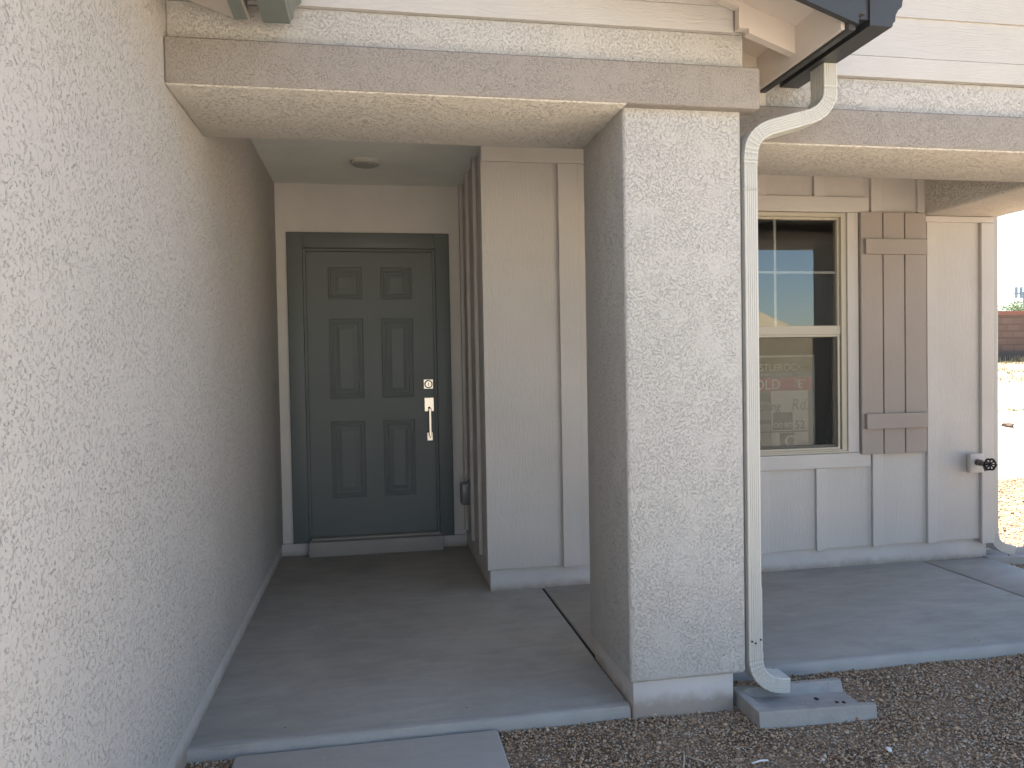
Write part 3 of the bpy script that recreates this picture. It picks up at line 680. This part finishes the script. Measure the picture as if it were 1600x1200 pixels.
b = MB(); b.tube([(.965, 2.345, -.036), (1.000, 2.42, -.029), (1.012, 2.455, -.032)], .0022, 6); b.tube([(1.0, 2.42, -.029), (1.055, 2.375, -.034)], .0018, 6); tag(b.build("dry_twig", tw, None, True), "forked pale dry twig on gravel in front of the pillar base", "twig")

# ------------------------------------------------------------------ far yard: block wall, tree, pole, weeds
m = mat('block wall', (.20, .13, .10), .9, spec=.1); q = N(m); bt = q.n("TexBrick"); sepv = q.n("SeparateXYZ"); cmb = q.n("CombineXYZ"); cv = q.coord(); q.l(cv, sepv.inputs[0]); q.l(sepv.outputs[0], cmb.inputs[0]); q.l(sepv.outputs[2], cmb.inputs[1])
q.l(cmb.outputs[0], bt.inputs["Vector"]); bt.inputs["Scale"].default_value = 1; bt.inputs["Brick Width"].default_value = .41; bt.inputs["Row Height"].default_value = .205; bt.inputs["Mortar Size"].default_value = .012
bt.inputs["Color1"].default_value = (.150, .105, .090, 1); bt.inputs["Color2"].default_value = (.125, .090, .078, 1); bt.inputs["Mortar"].default_value = (.115, .083, .072, 1)
q.col(bt.outputs[0]); q.bump(bt.outputs["Fac"], -.01); 
zb = terrain(20, 20)
bwl = MB().box(6, 60, 20.0, 20.2, zb - .3, zb + 1.42).build("block_wall", m)
tag(bwl, "long brown block wall closing the far side of the sunny yard", "wall")
MB().box(6, 60, 19.97, 20.23, zb + 1.42, zb + 1.54, .01).build("wall_cap", mat('reddish wall cap', (.20, .095, .075), .9), bwl)
MB().box(6, 60, 19.93, 20.0 - .003, zb - .3, zb + .34).build("wall_footing", painted('dark wall footing', (.085, .075, .07), .9, .004, 12), bwl)
# tree
tr_ = empty("tree", (22.8, 24.2, zb - .05)); tag(tr_, "small green tree showing over the far block wall", "tree")
bark = mat('tree bark', (.09, .065, .045), .9)
b = MB(); tb = Vector((22.8, 24.2, zb - .1)); b.tube([tb, tb + Vector((.03, 0, .5)), tb + Vector((0, .02, 1.0)), tb + Vector((.05, 0, 1.7))], [.09, .07, .05, .02], 8)
for k_ in range(7):
    an = k_ * .9; b.tube([tb + Vector((0, 0, .7 + .1 * k_)), tb + Vector((math.cos(an) * .3, math.sin(an) * .3, 1.1 + .1 * k_)), tb + Vector((math.cos(an) * .55, math.sin(an) * .55, 1.35 + .1 * k_))], [.035, .02, .008], 6)
b.build("trunk", bark, tr_)
def leaves(n, centres, size, cen, name, mt, parent):
    vs2 = []; fs2 = []
    for i in range(n):
        c0, r0 = random.choice(centres); dv = Vector((random.gauss(0, 1), random.gauss(0, 1), random.gauss(0, .8))).normalized() * r0 * random.random() ** .5
        p = Vector(cen) + Vector(c0) + dv; a = Vector((random.gauss(0, 1), random.gauss(0, 1), random.gauss(0, 1))).normalized(); b_ = a.orthogonal().normalized() * size * random.uniform(.3, .5); a *= size * random.uniform(.7, 1.3)
        k0 = len(vs2); vs2 += [tuple(p - a), tuple(p + b_), tuple(p + a), tuple(p - b_)]; fs2.append((k0, k0+1, k0+2, k0+3))
    me = bpy.data.meshes.new(name); me.from_pydata(vs2, [], fs2); return link(name, me, mt, parent)
m = mat('tree leaves', (.07, .10, .035), .7); q = N(m); g_ = q.n("NewGeometry"); q.col(q.ramp(g_.outputs["Random Per Island"], (0, (.045, .075, .025)), (.6, (.09, .13, .045)), (1, (.16, .19, .08)))); LEAF = m
cents = [((random.uniform(-.6, .6), random.uniform(-.5, .5), random.uniform(-.35, .42)), random.uniform(.16, .30)) for _ in range(22)]
leaves(5200, cents, .035, tb + Vector((0, 0, 1.80)), "crown", m, tr_)
# utility pole with antennas
up_ = empty("utility_pole", (57.9, 60.2, 1)); tag(up_, "distant grey blue pole with antenna panels beyond the block wall", "pole")
pm = mat('weathered pole steel', (.14, .19, .25), .6, .3)
MB().cyl((57.9, 60.2, 3.8), .13, 6.6, 'z', 12).build("pole", pm, up_)
for z_, l_ in ((6.9, 1.1), (6.1, .8)):
    MB().box(57.9 - l_, 57.9 + l_, 60.14, 60.24, z_, z_ + .1).build("cross_arm", pm, up_)
for dx in (-1.0, -.5, .35, .9): MB().box(57.9 + dx - .10, 57.9 + dx + .10, 59.95, 60.12, 6.5, 7.5, .02).build("antenna_panel", pm, up_)
# dry grass by the wall and weeds in the dirt
def tufts(n, x0, x1, y0, y1, h0, h1):
    vs2 = []; fs2 = []
    for i in range(n):
        x = random.uniform(x0, x1); y = random.uniform(y0, y1); zt = terrain(x, y) - .01
        for k_ in range(5):
            a = random.uniform(0, 6.28); h = random.uniform(h0, h1); w_ = .006 + h * .03; ln = random.uniform(.1, .6) * h
            dx, dy = math.cos(a), math.sin(a); bx, by = x + random.uniform(-.04, .04), y + random.uniform(-.04, .04); k0 = len(vs2)
            vs2 += [(bx - dy * w_, by + dx * w_, zt), (bx + dy * w_, by - dx * w_, zt), (bx + dx * ln, by + dy * ln, zt + h)]; fs2.append((k0, k0+1, k0+2))
    return vs2, fs2
m = mat('dry grass', (.34, .28, .14), .9); q = N(m); g_ = q.n("NewGeometry"); q.col(q.ramp(g_.outputs["Random Per Island"], (0, (.20, .17, .09)), (.6, (.30, .26, .16)), (1, (.42, .37, .25))))
vs2, fs2 = tufts(5200, 11.5, 24, 15.2, 19.8, .02, .09)
v3, f3 = tufts(500, 11.5, 24, 19.3, 19.85, .08, .24); o_ = len(vs2); vs2 += v3; fs2 += [tuple(i + o_ for i in f) for f in f3]
me = bpy.data.meshes.new("dry_grass"); me.from_pydata(vs2, [], fs2); tag(link("dry_grass", me, m), "thin dry yellow grass in front of the block wall", "grass", kind='stuff')
vs2, fs2 = tufts(420, 9.5, 17, 12.0, 12.35, .02, .07)
me = bpy.data.meshes.new("weed_strip"); me.from_pydata(vs2, [], fs2); tag(link("weed_strip", me, mat('weed green', (.16, .18, .06), .9)), "thin green line of weeds crossing the pale dirt", "weeds", kind='stuff')
rk = mat('brown rock', (.12, .09, .07), .9)
lump("rock", (10.0, 10.72, terrain(9.9, 10.7) + .02), .11, rk, "small brown rock alone on the pale sunlit dirt", "rock")
